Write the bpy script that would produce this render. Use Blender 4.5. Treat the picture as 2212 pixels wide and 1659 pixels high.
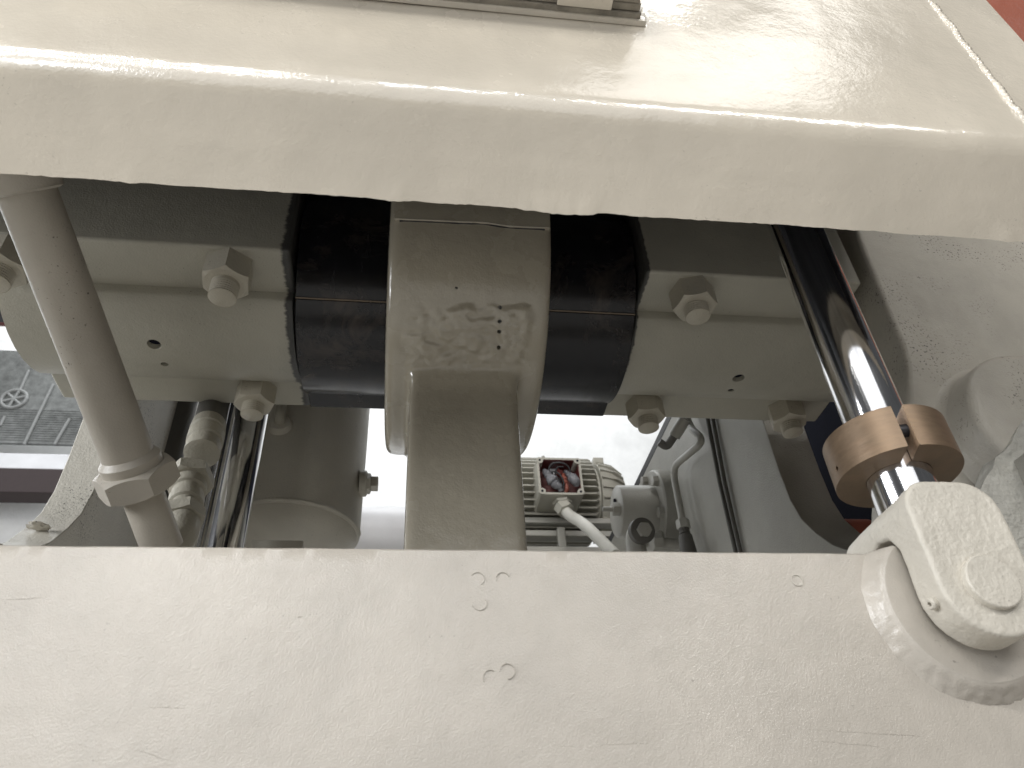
import bpy, bmesh, math, random
from mathutils import Vector, Matrix, noise
R = math.radians
random.seed(7)
sc = bpy.context.scene
C = sc.collection
for o in list(bpy.data.objects):
    bpy.data.objects.remove(o)

# ------------------------------------------------------------------ camera
# measured from the photograph's own vanishing points: X along the crankshaft, Z up, Y away
FPX, PW, PH = 1670.0, 2212.0, 1659.0
ax = Vector((13000, -485, -1670)).normalized()
az = Vector((-135, 2130, -1670)); az = (az - az.dot(ax) * ax).normalized()
ay = az.cross(ax)
M3 = Matrix((ax, ay, az))
cam_d = bpy.data.cameras.new('camera')
cam = bpy.data.objects.new('camera', cam_d); C.objects.link(cam)
cam.matrix_world = M3.to_4x4()
cam_d.sensor_width = 36.0
cam_d.lens = 36.0 * FPX / PW
cam_d.clip_start = 0.02; cam_d.clip_end = 100
cam_d.dof.use_dof = True
cam_d.dof.focus_distance = 0.92
cam_d.dof.aperture_fstop = 13.0
sc.camera = cam

# ------------------------------------------------------------------ world and lamps
w = bpy.data.worlds.new('World'); sc.world = w; w.use_nodes = True
bg = w.node_tree.nodes['Background']
bg.inputs[0].default_value = (0.95, 0.97, 1.0, 1); bg.inputs[1].default_value = 0.08
def area(name, loc, target, sx, sy, power, col=(1, 1, 1)):
    d = bpy.data.lights.new(name, 'AREA'); d.shape = 'RECTANGLE'; d.size = sx; d.size_y = sy
    d.energy = power; d.color = col
    o = bpy.data.objects.new(name, d); C.objects.link(o); o.location = loc
    o.rotation_euler = (Vector(target) - Vector(loc)).to_track_quat('-Z', 'Y').to_euler()
    return o
area('hall_lamp', (-1.35, -2.3, 1.85), (0, 0.4, 0.4), 1.7, 0.05, 24, (1, 0.98, 0.94))
area('hall_lamp', (-1.45, -2.3, 2.7), (0, 0.4, 0.4), 1.7, 0.05, 32, (1, 0.98, 0.94))
area('hall_lamp', (1.55, -2.3, 2.1), (0.1, 0.4, 0.4), 1.5, 0.05, 28, (1, 0.97, 0.92))
area('hall_lamp', (0.1, -2.5, 2.2), (0.1, 0.4, 0.4), 0.6, 0.05, 8, (0.92, 0.96, 1))
area('hall_lamp', (1.2, -1.1, 3.0), (0.1, 0.4, 0.5), 1.2, 0.5, 5, (1, 0.97, 0.92))
area('floor_bounce_fill', (0.0, -0.9, 4.4), (0.0, -1.2, -1.0), 3.0, 0.3, 60, (1, 0.98, 0.94))  # added fill lamp that bounces light off the floor, no known source
area('hall_window_and_fill', (-1.75, -3.1, 1.05), (0, 0.5, 0.3), 0.6, 0.6, 14, (0.94, 0.97, 1))
area('hall_window_and_fill', (-0.5, -4.4, 1.5), (0, 0.5, 0.5), 5.0, 3.4, 72, (0.97, 0.98, 1))  # added frontal softbox for ambient fill, no known window
area('side_window', (-2.4, 0.0, 0.85), (-0.4, 0.9, 0.6), 1.0, 1.0, 66, (0.95, 0.97, 1))
area('wall_lamp', (-0.4, 2.9, 4.6), (-0.2, 4.2, 2.4), 5.0, 0.5, 130, (0.95, 0.98, 1))
area('yard_window', (-3.2, 2.8, 2.6), (0.0, 1.2, 0.6), 1.6, 1.6, 26, (0.93, 0.97, 1))
sc.view_settings.view_transform = 'Standard'
sc.view_settings.look = 'None'
sc.view_settings.exposure = 0.0
sc.view_settings.gamma = 1.0
sc.view_settings.use_curve_mapping = False
sc.cycles.use_denoising = True
sc.cycles.max_bounces = 8
sc.cycles.sample_clamp_indirect = 6

# ------------------------------------------------------------------ measuring helper
def P(px, py, X=None, Y=None, Z=None):
    """point where the sight line through a photo position meets the real plane X=, Y= or Z="""
    d = M3 @ Vector((px - PW / 2, PH / 2 - py, -FPX))
    t = X / d.x if X is not None else (Y / d.y if Y is not None else Z / d.z)
    return d * t

# ------------------------------------------------------------------ materials
def nodes(name):
    m = bpy.data.materials.new(name); m.use_nodes = True
    nt = m.node_tree
    return m, nt, nt.nodes['Principled BSDF']
def nz(nt, scale, detail=4, rough=0.55, vec=None, dist=0.0):
    n = nt.nodes.new('ShaderNodeTexNoise'); n.inputs['Scale'].default_value = scale
    n.inputs['Detail'].default_value = detail; n.inputs['Roughness'].default_value = rough
    n.inputs['Distortion'].default_value = dist
    if vec is not None: nt.links.new(vec, n.inputs['Vector'])
    return n.outputs['Fac']
def ramp(nt, fac, a, b, ca=(0, 0, 0, 1), cb=(1, 1, 1, 1)):
    r = nt.nodes.new('ShaderNodeValToRGB'); nt.links.new(fac, r.inputs[0])
    r.color_ramp.elements[0].position = a; r.color_ramp.elements[1].position = b
    r.color_ramp.elements[0].color = ca; r.color_ramp.elements[1].color = cb
    return r.outputs[0]
def mix(nt, fac, a, b):
    n = nt.nodes.new('ShaderNodeMix'); n.data_type = 'RGBA'
    for v, s in ((fac, 0), (a, 6), (b, 7)):
        if isinstance(v, (int, float)): n.inputs[s].default_value = v
        elif isinstance(v, tuple): n.inputs[s].default_value = (*v, 1)[:4]
        else: nt.links.new(v, n.inputs[s])
    return n.outputs[2]
def math_(nt, op, a, b=0.0, c=0.0, clamp=False):
    n = nt.nodes.new('ShaderNodeMath'); n.operation = op; n.use_clamp = clamp
    for i, v in enumerate((a, b, c)):
        if isinstance(v, (int, float)): n.inputs[i].default_value = v
        else: nt.links.new(v, n.inputs[i])
    return n.outputs[0]
def bump(nt, h, dist, strength=1.0, normal=None):
    n = nt.nodes.new('ShaderNodeBump'); n.inputs['Distance'].default_value = dist
    n.inputs['Strength'].default_value = strength
    nt.links.new(h, n.inputs['Height'])
    if normal is not None: nt.links.new(normal, n.inputs['Normal'])
    return n.outputs[0]
def coords(nt):
    return nt.nodes.new('ShaderNodeTexCoord').outputs['Object']
def stretched(nt, v, s):
    n = nt.nodes.new('ShaderNodeVectorMath'); n.operation = 'MULTIPLY'
    nt.links.new(v, n.inputs[0]); n.inputs[1].default_value = s
    return n.outputs[0]

def paint(name, col, rough=0.4, peel=420, peel_d=0.0005, wob=30, wob_d=0.0012, grime=0.12, speck=0.5,
          band=None, dark=(0.03, 0.03, 0.03), coat=0.0, coat_rough=0.1, spt=0.67):
    m, nt, b = nodes(name); v = coords(nt)
    c1 = tuple(x * 0.93 for x in col); c2 = tuple(min(1, x * 1.05) for x in col)
    base = mix(nt, ramp(nt, nz(nt, 7, 3, vec=v), 0.35, 0.65), c1, c2)
    gr = ramp(nt, nz(nt, 9, 9, 0.75, v, 0.3), 0.42, 0.85)
    base = mix(nt, math_(nt, 'MULTIPLY', gr, grime), base, tuple(x * 0.45 for x in col))
    sp = ramp(nt, nz(nt, 330, 3, 0.6, v), spt, spt + 0.03)
    cl = ramp(nt, nz(nt, 11, 2, 0.5, v), 0.5, 0.62)
    base = mix(nt, math_(nt, 'MULTIPLY', math_(nt, 'MULTIPLY', sp, cl), speck), base, (0.06, 0.055, 0.05))
    rg = math_(nt, 'MULTIPLY_ADD', nz(nt, 22, 4, vec=v), 0.25, rough - 0.12)
    if band is not None:                       # bare greasy metal where the paint stops near a machined end
        sep = nt.nodes.new('ShaderNodeSeparateXYZ'); nt.links.new(v, sep.inputs[0])
        x0, sgn, wid = band
        d = math_(nt, 'MULTIPLY', math_(nt, 'SUBTRACT', sep.outputs[0], x0), sgn)
        brush = nz(nt, 120, 4, 0.6, stretched(nt, v, (0.25, 1, 1)))
        d = math_(nt, 'ADD', d, math_(nt, 'MULTIPLY_ADD', brush, wid * 1.1, -wid * 0.55))
        msk = math_(nt, 'DIVIDE', math_(nt, 'SUBTRACT', wid, d), wid * 0.3, clamp=True)
        base = mix(nt, math_(nt, 'MULTIPLY', msk, 0.93), base, dark)
    nt.links.new(base, b.inputs['Base Color'])
    nt.links.new(rg, b.inputs['Roughness'])
    n1 = bump(nt, nz(nt, wob, 3, 0.5, v), wob_d)
    n2 = bump(nt, nz(nt, peel, 2, 0.6, v), peel_d, 1.0, n1)
    nt.links.new(n2, b.inputs['Normal'])
    if coat:
        b.inputs['Coat Weight'].default_value = coat; b.inputs['Coat Roughness'].default_value = coat_rough
        nt.links.new(n2, b.inputs['Coat Normal'])
    return m

BEIGE = (0.52, 0.47, 0.385)
GREY = (0.44, 0.415, 0.36)
OLIVE = (0.42, 0.38, 0.30)
m_beam = paint('gloss_beige_paint', (0.65, 0.592, 0.495), 0.24, 300, 0.00020, 14, 0.0018, 0.08, 0.25, coat=1.0, coat_rough=0.06)
m_plate = paint('rolled_plate_paint', (0.47, 0.432, 0.378), 0.34, 780, 0.00030, 40, 0.0008, 0.35, 0.45, coat=0.4, coat_rough=0.16)
m_block = paint('block_paint', (0.415, 0.395, 0.33), 0.42, 420, 0.0005, 30, 0.0015, 0.10, 0.6)
m_blockL = paint('block_paint_greasy_end', (0.415, 0.395, 0.33), 0.42, 420, 0.0005, 30, 0.0015, 0.10, 0.6, band=(-0.150, -1, 0.012))
m_blockR = paint('block_paint_oily_end', (0.415, 0.395, 0.33), 0.42, 420, 0.0005, 30, 0.0015, 0.10, 0.6, band=(0.286, 1, 0.006))
m_rod = paint('connecting_rod_paint', OLIVE, 0.25, 420, 0.0002, 40, 0.001, 0.08, 0.2, coat=1.0, coat_rough=0.08)
m_nut = paint('nut_paint', (0.47, 0.435, 0.355), 0.45, 420, 0.0004, 60, 0.001, 0.15, 0.6)
m_cast = paint('rough_cast_paint', (0.57, 0.535, 0.465), 0.45, 330, 0.0006, 90, 0.001, 0.2, 0.4)
m_pipe = paint('pipe_paint', (0.47, 0.43, 0.365), 0.42, 420, 0.0003, 25, 0.001, 0.25, 0.8, spt=0.655)
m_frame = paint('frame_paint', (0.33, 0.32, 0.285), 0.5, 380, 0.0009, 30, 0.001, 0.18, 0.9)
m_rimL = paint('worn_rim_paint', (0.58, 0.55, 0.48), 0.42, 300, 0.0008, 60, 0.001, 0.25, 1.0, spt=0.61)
m_motor = paint('motor_paint', (0.41, 0.395, 0.34), 0.45, 300, 0.0004, 30, 0.001, 0.15, 0.3)
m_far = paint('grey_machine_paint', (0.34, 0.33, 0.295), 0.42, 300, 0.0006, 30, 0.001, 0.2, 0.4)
m_right = paint('smudged_casting_paint', (0.37, 0.345, 0.295), 0.45, 420, 0.0005, 22, 0.003, 0.45, 1.0, spt=0.60)
m_rock = paint('crusty_casting_paint', (0.42, 0.41, 0.37), 0.65, 120, 0.003, 40, 0.006, 0.6, 1.0)
m_white = paint('white_plaster', (0.80, 0.80, 0.79), 0.8, 60, 0.002, 6, 0.004, 0.06, 0.1)
m_whitemetal = paint('white_enamel', (0.70, 0.70, 0.72), 0.4, 200, 0.0002, 10, 0.001, 0.1, 0.1)
m_red = paint('red_oxide_paint', (0.31, 0.082, 0.042), 0.5, 200, 0.0006, 20, 0.002, 0.2, 0.3)

def metal(name, col, rough, metallic=1.0, streak=(1, 1, 60), sscale=30, rvar=0.15, spots=0.0, spotcol=(0.02, 0.02, 0.02), bd=0.0001):
    m, nt, b = nodes(name); v = coords(nt)
    s = nz(nt, sscale, 6, 0.65, stretched(nt, v, streak))
    base = mix(nt, ramp(nt, s, 0.3, 0.7), tuple(x * 0.8 for x in col), tuple(min(1, x * 1.1) for x in col))
    if spots:
        sp = ramp(nt, nz(nt, 16, 6, 0.7, v, 1.0), 0.5, 0.66)
        base = mix(nt, math_(nt, 'MULTIPLY', sp, spots), base, spotcol)
    nt.links.new(base, b.inputs['Base Color'])
    b.inputs['Metallic'].default_value = metallic
    nt.links.new(math_(nt, 'MULTIPLY_ADD', s, rvar, max(0.02, rough - rvar / 2)), b.inputs['Roughness'])
    nt.links.new(bump(nt, s, bd), b.inputs['Normal'])
    return m
m_chrome = metal('hard_chrome', (0.86, 0.86, 0.87), 0.10, 1.0, (90, 90, 1.5), 3, 0.10, 0.12, (0.25, 0.22, 0.18), 0.00008)
m_black = metal('oiled_black_steel', (0.011, 0.011, 0.013), 0.22, 0.2, (3, 1, 1), 14, 0.34, 0.75, (0.05, 0.040, 0.034), 0.0003)
m_bronze = metal('bronze', (0.205, 0.145, 0.095), 0.44, 0.6, (3, 3, 14), 20, 0.2, 0.35, (0.20, 0.13, 0.08), 0.0002)
m_bronzecut = metal('sawn_bronze', (0.50, 0.35, 0.23), 0.55, 0.5, (20, 20, 20), 20, 0.2, 0.2, (0.3, 0.18, 0.1), 0.0008)
m_dark = metal('blackened_steel', (0.035, 0.035, 0.04), 0.45, 0.5, (6, 6, 6), 20, 0.2)
m_copper = metal('bronze_shim', (0.17, 0.135, 0.10), 0.45, 0.6)
def plain(name, col, rough=0.6, var=0.15, scale=40, bd=0.0005):
    m, nt, b = nodes(name); v = coords(nt)
    s = nz(nt, scale, 5, 0.6, v)
    nt.links.new(mix(nt, s, tuple(x * (1 - var) for x in col), tuple(min(1, x * (1 + var)) for x in col)), b.inputs['Base Color'])
    b.inputs['Roughness'].default_value = rough
    nt.links.new(bump(nt, s, bd), b.inputs['Normal'])
    return m
m_inner = plain('shaded_interior', (0.035, 0.036, 0.042), 0.6, 0.3, 20)  # near-black colour stands in for the shade inside the beam
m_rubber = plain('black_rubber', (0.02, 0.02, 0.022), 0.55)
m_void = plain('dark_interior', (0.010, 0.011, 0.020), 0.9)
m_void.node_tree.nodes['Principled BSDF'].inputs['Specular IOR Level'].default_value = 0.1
m_maroon = plain('dull_maroon', (0.15, 0.05, 0.05), 0.6)
m_hose = plain('dark_painted_hose', (0.10, 0.095, 0.085), 0.6)
m_fit = paint('fitting_paint', (0.40, 0.375, 0.31), 0.5, 300, 0.0008, 60, 0.002, 0.3, 0.6)
m_wood = plain('grimy_laminate', (0.28, 0.255, 0.21), 0.8, 0.75, 60, 0.003)
m_tape = plain('grey_plastic_tape', (0.20, 0.20, 0.215), 0.25, 0.4, 140, 0.004)
m_wred = plain('red_terminal_paint', (0.13, 0.03, 0.027), 0.5)
m_worange = plain('orange_lead', (0.26, 0.075, 0.05), 0.5)
m_conduit = plain('pale_conduit', (0.62, 0.61, 0.56), 0.5, 0.1, 30)
m_glass = plain('dull_ribbed_pane', (0.16, 0.165, 0.16), 0.35, 0.75, 26, 0.003)
m_etch = plain('pale_etching', (0.24, 0.245, 0.24), 0.6, 0.3, 60)

# ------------------------------------------------------------------ mesh helpers
def mesh_obj(name, verts, faces, mat, parent=None, smooth=35):
    me = bpy.data.meshes.new(name)
    me.from_pydata([tuple(v) for v in verts], [], faces); me.update()
    bm = bmesh.new(); bm.from_mesh(me); bmesh.ops.recalc_face_normals(bm, faces=bm.faces); bm.to_mesh(me); bm.free()
    return link(name, me, mat, parent, smooth)
def link(name, me, mat, parent=None, smooth=35):
    me.materials.clear(); me.materials.append(mat)
    if smooth:
        me.polygons.foreach_set('use_smooth', [True] * len(me.polygons))
        me.set_sharp_from_angle(angle=R(smooth))
    o = bpy.data.objects.new(name, me); C.objects.link(o)
    if parent is not None: adopt(o, parent)
    return o
def adopt(o, parent):
    o.parent = parent                       # parents sit in world space, so undoing their own basis keeps the child put
    o.matrix_parent_inverse = parent.matrix_basis.inverted()
def tag(o, label, cat, group=None, kind=None):
    if label: o['label'] = label
    if cat: o['category'] = cat
    if group: o['group'] = group
    if kind: o['kind'] = kind
    return o
def thing(name, label, cat, loc=(0, 0, 0), group=None):
    o = bpy.data.objects.new(name, None); C.objects.link(o); o.location = loc
    o.empty_display_size = 0.02
    return tag(o, label, cat, group)
def bev(o, wdt, seg=3, ang=30):
    b = o.modifiers.new('bevel', 'BEVEL'); b.width = wdt; b.segments = seg; b.limit_method = 'ANGLE'; b.angle_limit = R(ang)
    return o
def bake(o, smooth=35):
    """replace the mesh by its evaluated result"""
    dg = bpy.context.evaluated_depsgraph_get(); dg.update()
    me = bpy.data.meshes.new_from_object(o.evaluated_get(dg))
    old = o.data; o.modifiers.clear(); o.data = me
    if smooth:
        me.polygons.foreach_set('use_smooth', [True] * len(me.polygons)); me.set_sharp_from_angle(angle=R(smooth))
    bpy.data.meshes.remove(old)
    return o
def cut(o, cutters, smooth=35):
    bm = bmesh.new()
    for c in cutters:
        bm.from_mesh(c.data); me = c.data; bpy.data.objects.remove(c); bpy.data.meshes.remove(me)
    me = bpy.data.meshes.new('tool'); bm.to_mesh(me); bm.free()
    t = bpy.data.objects.new('tool', me); C.objects.link(t)
    b = o.modifiers.new('cut', 'BOOLEAN'); b.operation = 'DIFFERENCE'; b.object = t; b.solver = 'EXACT'
    bake(o, smooth)
    bpy.data.objects.remove(t); bpy.data.meshes.remove(me)
    return o
def box_data(lo, hi):
    (a, b, c), (d, e, f) = lo, hi
    v = [(a, b, c), (d, b, c), (d, e, c), (a, e, c), (a, b, f), (d, b, f), (d, e, f), (a, e, f)]
    return v, [(0, 3, 2, 1), (4, 5, 6, 7), (0, 1, 5, 4), (1, 2, 6, 5), (2, 3, 7, 6), (3, 0, 4, 7)]
def box(name, lo, hi, mat, parent=None, bv=0.002):
    v, f = box_data(lo, hi)
    o = mesh_obj(name, v, f, mat, parent, 30)
    if bv: bev(o, bv)
    return o
def prism(name, prof, axis, a0, a1, mat, parent=None, bv=0.002, smooth=30):
    """prof: 2D loop; axis 0: (y,z) along X; axis 1: (x,z) along Y; axis 2: (x,y) along Z"""
    def pt(p, a): return {0: (a, p[0], p[1]), 1: (p[0], a, p[1]), 2: (p[0], p[1], a)}[axis]
    n = len(prof)
    v = [pt(p, a0) for p in prof] + [pt(p, a1) for p in prof]
    f = [tuple(range(n))[::-1], tuple(range(n, 2 * n))] + [(i, (i + 1) % n, n + (i + 1) % n, n + i) for i in range(n)]
    o = mesh_obj(name, v, f, mat, parent, smooth)
    if bv: bev(o, bv)
    return o
def frame_of(d):
    d = d.normalized()
    u = d.orthogonal().normalized() if abs(d.z) > 0.99 else d.cross(Vector((0, 0, 1))).normalized()
    return u, d.cross(u).normalized()
def tube_data(path, rad, seg=20):
    path = [Vector(p) for p in path]; n = len(path)
    rads = rad if isinstance(rad, (list, tuple)) else [rad] * n
    T = [(path[min(i + 1, n - 1)] - path[max(i - 1, 0)]).normalized() for i in range(n)]
    u, _ = frame_of(T[0]); v, f = [], []
    for i in range(n):
        u = (u - u.dot(T[i]) * T[i]).normalized(); w_ = T[i].cross(u)
        for k in range(seg):
            a = 2 * math.pi * k / seg
            v.append(path[i] + rads[i] * (math.cos(a) * u + math.sin(a) * w_))
    for i in range(n - 1):
        for k in range(seg):
            k2 = (k + 1) % seg
            f.append((i * seg + k, i * seg + k2, (i + 1) * seg + k2, (i + 1) * seg + k))
    f.append(tuple(range(seg))[::-1]); f.append(tuple((n - 1) * seg + k for k in range(seg)))
    return v, f
def tube(name, path, rad, mat, parent=None, seg=20, smooth=50):
    v, f = tube_data(path, rad, seg)
    return mesh_obj(name, v, f, mat, parent, smooth)
def lathe(name, p0, p1, prof, mat, parent=None, seg=40, smooth=35):
    """prof: (distance along p0->p1 in metres, radius)"""
    p0, p1 = Vector(p0), Vector(p1); d = (p1 - p0).normalized(); u, w_ = frame_of(d)
    v, f = [], []
    for (t, r) in prof:
        for k in range(seg):
            a = 2 * math.pi * k / seg
            v.append(p0 + d * t + r * (math.cos(a) * u + math.sin(a) * w_))
    n = len(prof)
    for i in range(n - 1):
        for k in range(seg):
            k2 = (k + 1) % seg
            f.append((i * seg + k, i * seg + k2, (i + 1) * seg + k2, (i + 1) * seg + k))
    f.append(tuple(range(seg))[::-1]); f.append(tuple((n - 1) * seg + k for k in range(seg)))
    return mesh_obj(name, v, f, mat, parent, smooth)
def smooth_path(pts, r, n=8):
    pts = [Vector(p) for p in pts]; out = [pts[0]]
    for i in range(1, len(pts) - 1):
        a, b, c = pts[i - 1], pts[i], pts[i + 1]
        d1 = (a - b); d2 = (c - b); k = min(r, d1.length * 0.49, d2.length * 0.49)
        s, e = b + d1.normalized() * k, b + d2.normalized() * k
        for j in range(n + 1):
            t = j / n
            out.append((1 - t) ** 2 * s + 2 * t * (1 - t) * b + t * t * e)
    out.append(pts[-1]); return out
def hex_data(p, d, ap, h, chamf_lo=False, rot=0.0, n=60, bore=0.0):
    """hexagon nut of apothem ap from p along d, corners turned down by a cone"""
    p = Vector(p); d = Vector(d).normalized(); u, w_ = frame_of(d); v = []
    def ring(fn):
        for k in range(n):
            a = 2 * math.pi * k / n
            rh = ap / math.cos((a % (math.pi / 3)) - math.pi / 6)
            r, z = fn(rh); aa = a + rot
            v.append(p + d * z + r * (math.cos(aa) * u + math.sin(aa) * w_))
    k = 0.62
    if chamf_lo:
        ring(lambda rh: (ap * 0.95, 0)); ring(lambda rh: (rh, max(0, (rh - ap * 0.97) * k)))
    else:
        ring(lambda rh: (rh, 0))
    ring(lambda rh: (rh, h - max(0, (rh - ap * 0.97) * k)))
    ring(lambda rh: (ap * 0.94, h))
    m = len(v) // n; f = []
    for i in range(m - 1):
        for j in range(n):
            j2 = (j + 1) % n
            f.append((i * n + j, i * n + j2, (i + 1) * n + j2, (i + 1) * n + j))
    f.append(tuple(range(n))[::-1]); f.append(tuple((m - 1) * n + j for j in range(n)))
    return v, f
def hexnut(name, p, d, ap, h, mat, parent=None, both=False, rot=0.0):
    v, f = hex_data(p, d, ap, h, both, rot)
    return mesh_obj(name, v, f, mat, parent, 25)
def bead(name, path, r, mat, parent=None, rip=0.006, seg=12):
    """weld bead: a rippled, uneven rounded seam"""
    pts = []; path = [Vector(p) for p in path]
    for a, b in zip(path, path[1:]):
        k = max(2, int((b - a).length / 0.0018))
        pts += [a.lerp(b, i / k) for i in range(k)]
    pts.append(path[-1]); rad = []; s = 0
    for i, p in enumerate(pts):
        if i: s += (p - pts[i - 1]).length
        rad.append(r * (0.85 + 0.22 * noise.noise(p * 90) + 0.10 * math.sin(s / rip * 6.28)))
    pts = [p + 0.25 * r * noise.noise_vector(p * 60) for p in pts]
    return tube(name, pts, rad, mat, parent, seg, 80)

# ------------------------------------------------------------------ setting: wall behind the machine
wall = box('wall', (-7, 4.2, -1.2), (7, 4.4, 7), m_white, None, 0)
tag(wall, 'white plastered wall behind the machine', 'wall', kind='structure')
floor = box('floor', (-7, -6, -1.25), (7, 4.2, -1.15), plain('concrete', (0.42, 0.41, 0.39), 0.8, 0.2, 6), None, 0)
tag(floor, 'grey concrete floor under the machine', 'floor', kind='structure')
m_tank = paint('tank_paint', (0.56, 0.53, 0.46), 0.45, 380, 0.0006, 30, 0.001, 0.15, 0.6)

# ------------------------------------------------------------------ upper beam (formed plate, bent under)
BY, BZ, BR = 0.335, 0.570, 0.040          # front face plane, height of the bend, outer bend radius
TILT = 43                                  # the lower leaf is folded back by this angle
XE = P(2140, 12, Y=BY).x
def beam_mesh():
    prof = [(BY, 1.15), (BY, 1.0)] + [(BY, 0.98 - 0.0131 * i) for i in range(31)]
    for i in range(1, 13):
        a = R(TILT) * i / 12
        prof.append((BY + BR - BR * math.cos(a), BZ - BR * math.sin(a)))
    n = 14
    ey, ez = prof[-1]; du = (math.sin(R(TILT)), -math.cos(R(TILT)))
    kk = math.tan(R(51.35)); LF = (ez - kk * ey) / (kk * du[0] - du[1])
    print('leaf', LF, ey, ez)
    prof += [(ey + du[0] * LF * i / n, ez + du[1] * LF * i / n) for i in range(1, n)]
    k0 = len(prof)
    fy, fz = ey + du[0] * LF, ez + du[1] * LF
    th = 0.02; nx_, nz_ = math.cos(R(TILT)), math.sin(R(TILT))
    prof += [(fy, fz), (fy + 0.0015, fz + 0.0024), (fy + 0.011, fz + 0.02), (ey + nx_ * th, ez + nz_ * th + 0.004), (BY + 0.02, BZ + 0.005), (BY + 0.02, 1.15)]
    x0, x1, nx = -0.95, XE, 420
    v, f = [], []
    drips = [(-0.215, 0.006, 0.003), (-0.02, 0.012, 0.004), (0.1, 0.008, 0.007), (0.118, 0.01, 0.008), (0.135, 0.006, 0.006), (0.085, 0.006, 0.004), (0.51, 0.008, 0.005), (0.30, 0.03, -0.002)]
    for i in range(nx + 1):
        x = x0 + (x1 - x0) * i / nx
        for j, (y, z) in enumerate(prof):
            q = Vector((x, y * 2, z * 2))
            amp = 0.0014 if BZ - 0.05 < z < BZ + 0.02 else 0.0009
            d = amp * noise.noise(q * 5) + 0.00022 * noise.noise(Vector((x * 40, y * 20, z * 20)))
            yy, zz = y + d, z + (d * 0.6 if z <= BZ else 0)
            if k0 - 2 <= j <= k0 + 2:            # torch-cut, spattered rear edge
                e = 0.0012 * noise.noise(Vector((x * 30, 0, 3))) + 0.0006 * noise.noise(Vector((x * 160, 1, 3)))
                for (cx, cw, ch) in drips:
                    g = math.exp(-((x - cx) / cw) ** 2) * (0.7 + 0.6 * noise.noise(Vector((x * 220, 5, 1))))
                    e += ch * 0.3 * g; zz -= ch * 0.3 * g * (1 if j >= k0 - 1 else 0.4)
                yy += e * 0.6; zz -= e * 0.8
            v.append((x, yy, zz))
    m = len(prof)
    for i in range(nx):
        for j in range(m):
            j2 = (j + 1) % m
            f.append((i * m + j, (i + 1) * m + j, (i + 1) * m + j2, i * m + j2))
    f.append(tuple(range(m))); f.append(tuple(nx * m + j for j in range(m))[::-1])
    return v, f
ub = thing('upper_beam', 'glossy beige bent-plate beam crossing the top of the picture', 'machine beam', (0.0, BY, BZ))
v, f = beam_mesh()
mesh_obj('face_plate', v, f, m_beam, ub, 40)
xs = P(2110, 130, Y=BY).x
bead('weld_seam', [(xs + 0.004 * noise.noise(Vector((0, 0, z * 30))), BY + 0.0025, z) for z in [BZ - 0.005 + 0.02 * i for i in range(29)]], 0.0055, m_beam, ub)
prism('end_shade_plate', [(BY + 0.021, BZ), (0.42, 0.56), (0.66, 0.90), (0.66, 1.095), (BY + 0.021, 1.095)], 0, xs + 0.01, XE - 0.003, m_inner, ub, 0.002)
prism('end_shade_plate', [(BY + 0.021, BZ), (0.42, 0.56), (0.64, 0.90), (0.64, 1.095), (BY + 0.021, 1.095)], 0, -0.90, -0.87, m_inner, ub, 0.002)  # unseen left end, added to shut side light out of the beam
box('top_shade_plate', (-0.95, BY + 0.022, 1.10), (XE - 0.02, 0.70, 1.12), m_inner, ub, 0.003)  # unseen top, added to close off light from above
box('shade_liner', (-0.86, BY + 0.024, BZ + 0.02), (xs - 0.005, BY + 0.036, 1.095), m_inner, ub, 0.002)  # unseen dark liner, added to darken the chrome rod's reflections
# raised paint runs on the face
for (px, py, s) in [(215, 55, 1.0), (240, 60, 0.8), (190, 48, 0.8), (265, 62, 0.7),
                    (205, 70, 0.7)]:
    c = P(px, py, Y=BY)
    r_ = 0.0024 * s
    bm = bmesh.new(); bmesh.ops.create_icosphere(bm, subdivisions=2, radius=1)
    for vv in bm.verts:
        vv.co = Vector((vv.co.x * r_ * random.uniform(1.3, 1.7), vv.co.y * r_ * 0.12, vv.co.z * r_ * 0.75)) * (1 + 0.3 * noise.noise(vv.co * 3 + c * 50))
    me = bpy.data.meshes.new('paint_blister'); bm.to_mesh(me); bm.free()
    o = link('paint_blister', me, m_beam, None, 80); o.location = c; adopt(o, ub)

# shim pack stuck to the beam's face at the top edge
gp = thing('shim_pack', 'grimy brown layered packing strip fixed to the face of the upper beam', 'packing strip', (0.07, BY, 0.69))
gx1 = P(1385, 30, Y=0.325).x
for i in range(5):
    y0 = BY - 0.004 - 0.0075 * (i + 1)
    zz = 0.6915 + [0.0, 0.0015, 0.0006, 0.0022, 0.001][i]
    box('layer', (-0.32, y0, zz), (gx1 - 0.002 * (i % 3), y0 + 0.0070, 0.80), m_wood, gp, 0.0012)
for (xa, xb, yy) in [(0.005, 0.05, 0.012), (0.115, 0.165, 0.008), (-0.08, -0.03, 0.02)]:
    box('paint_smear', (xa, BY - 0.004 - yy - 0.012, 0.6895), (xb, BY - 0.004 - yy, 0.6912), m_beam, gp, 0.0008)
prism('backing_lip', [(BY - 0.0005, 0.6885), (BY - 0.006, 0.6895), (BY - 0.006, 0.80), (BY - 0.0005, 0.80)], 0, -0.33, gx1 + 0.006, m_beam, gp, 0.001)

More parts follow.
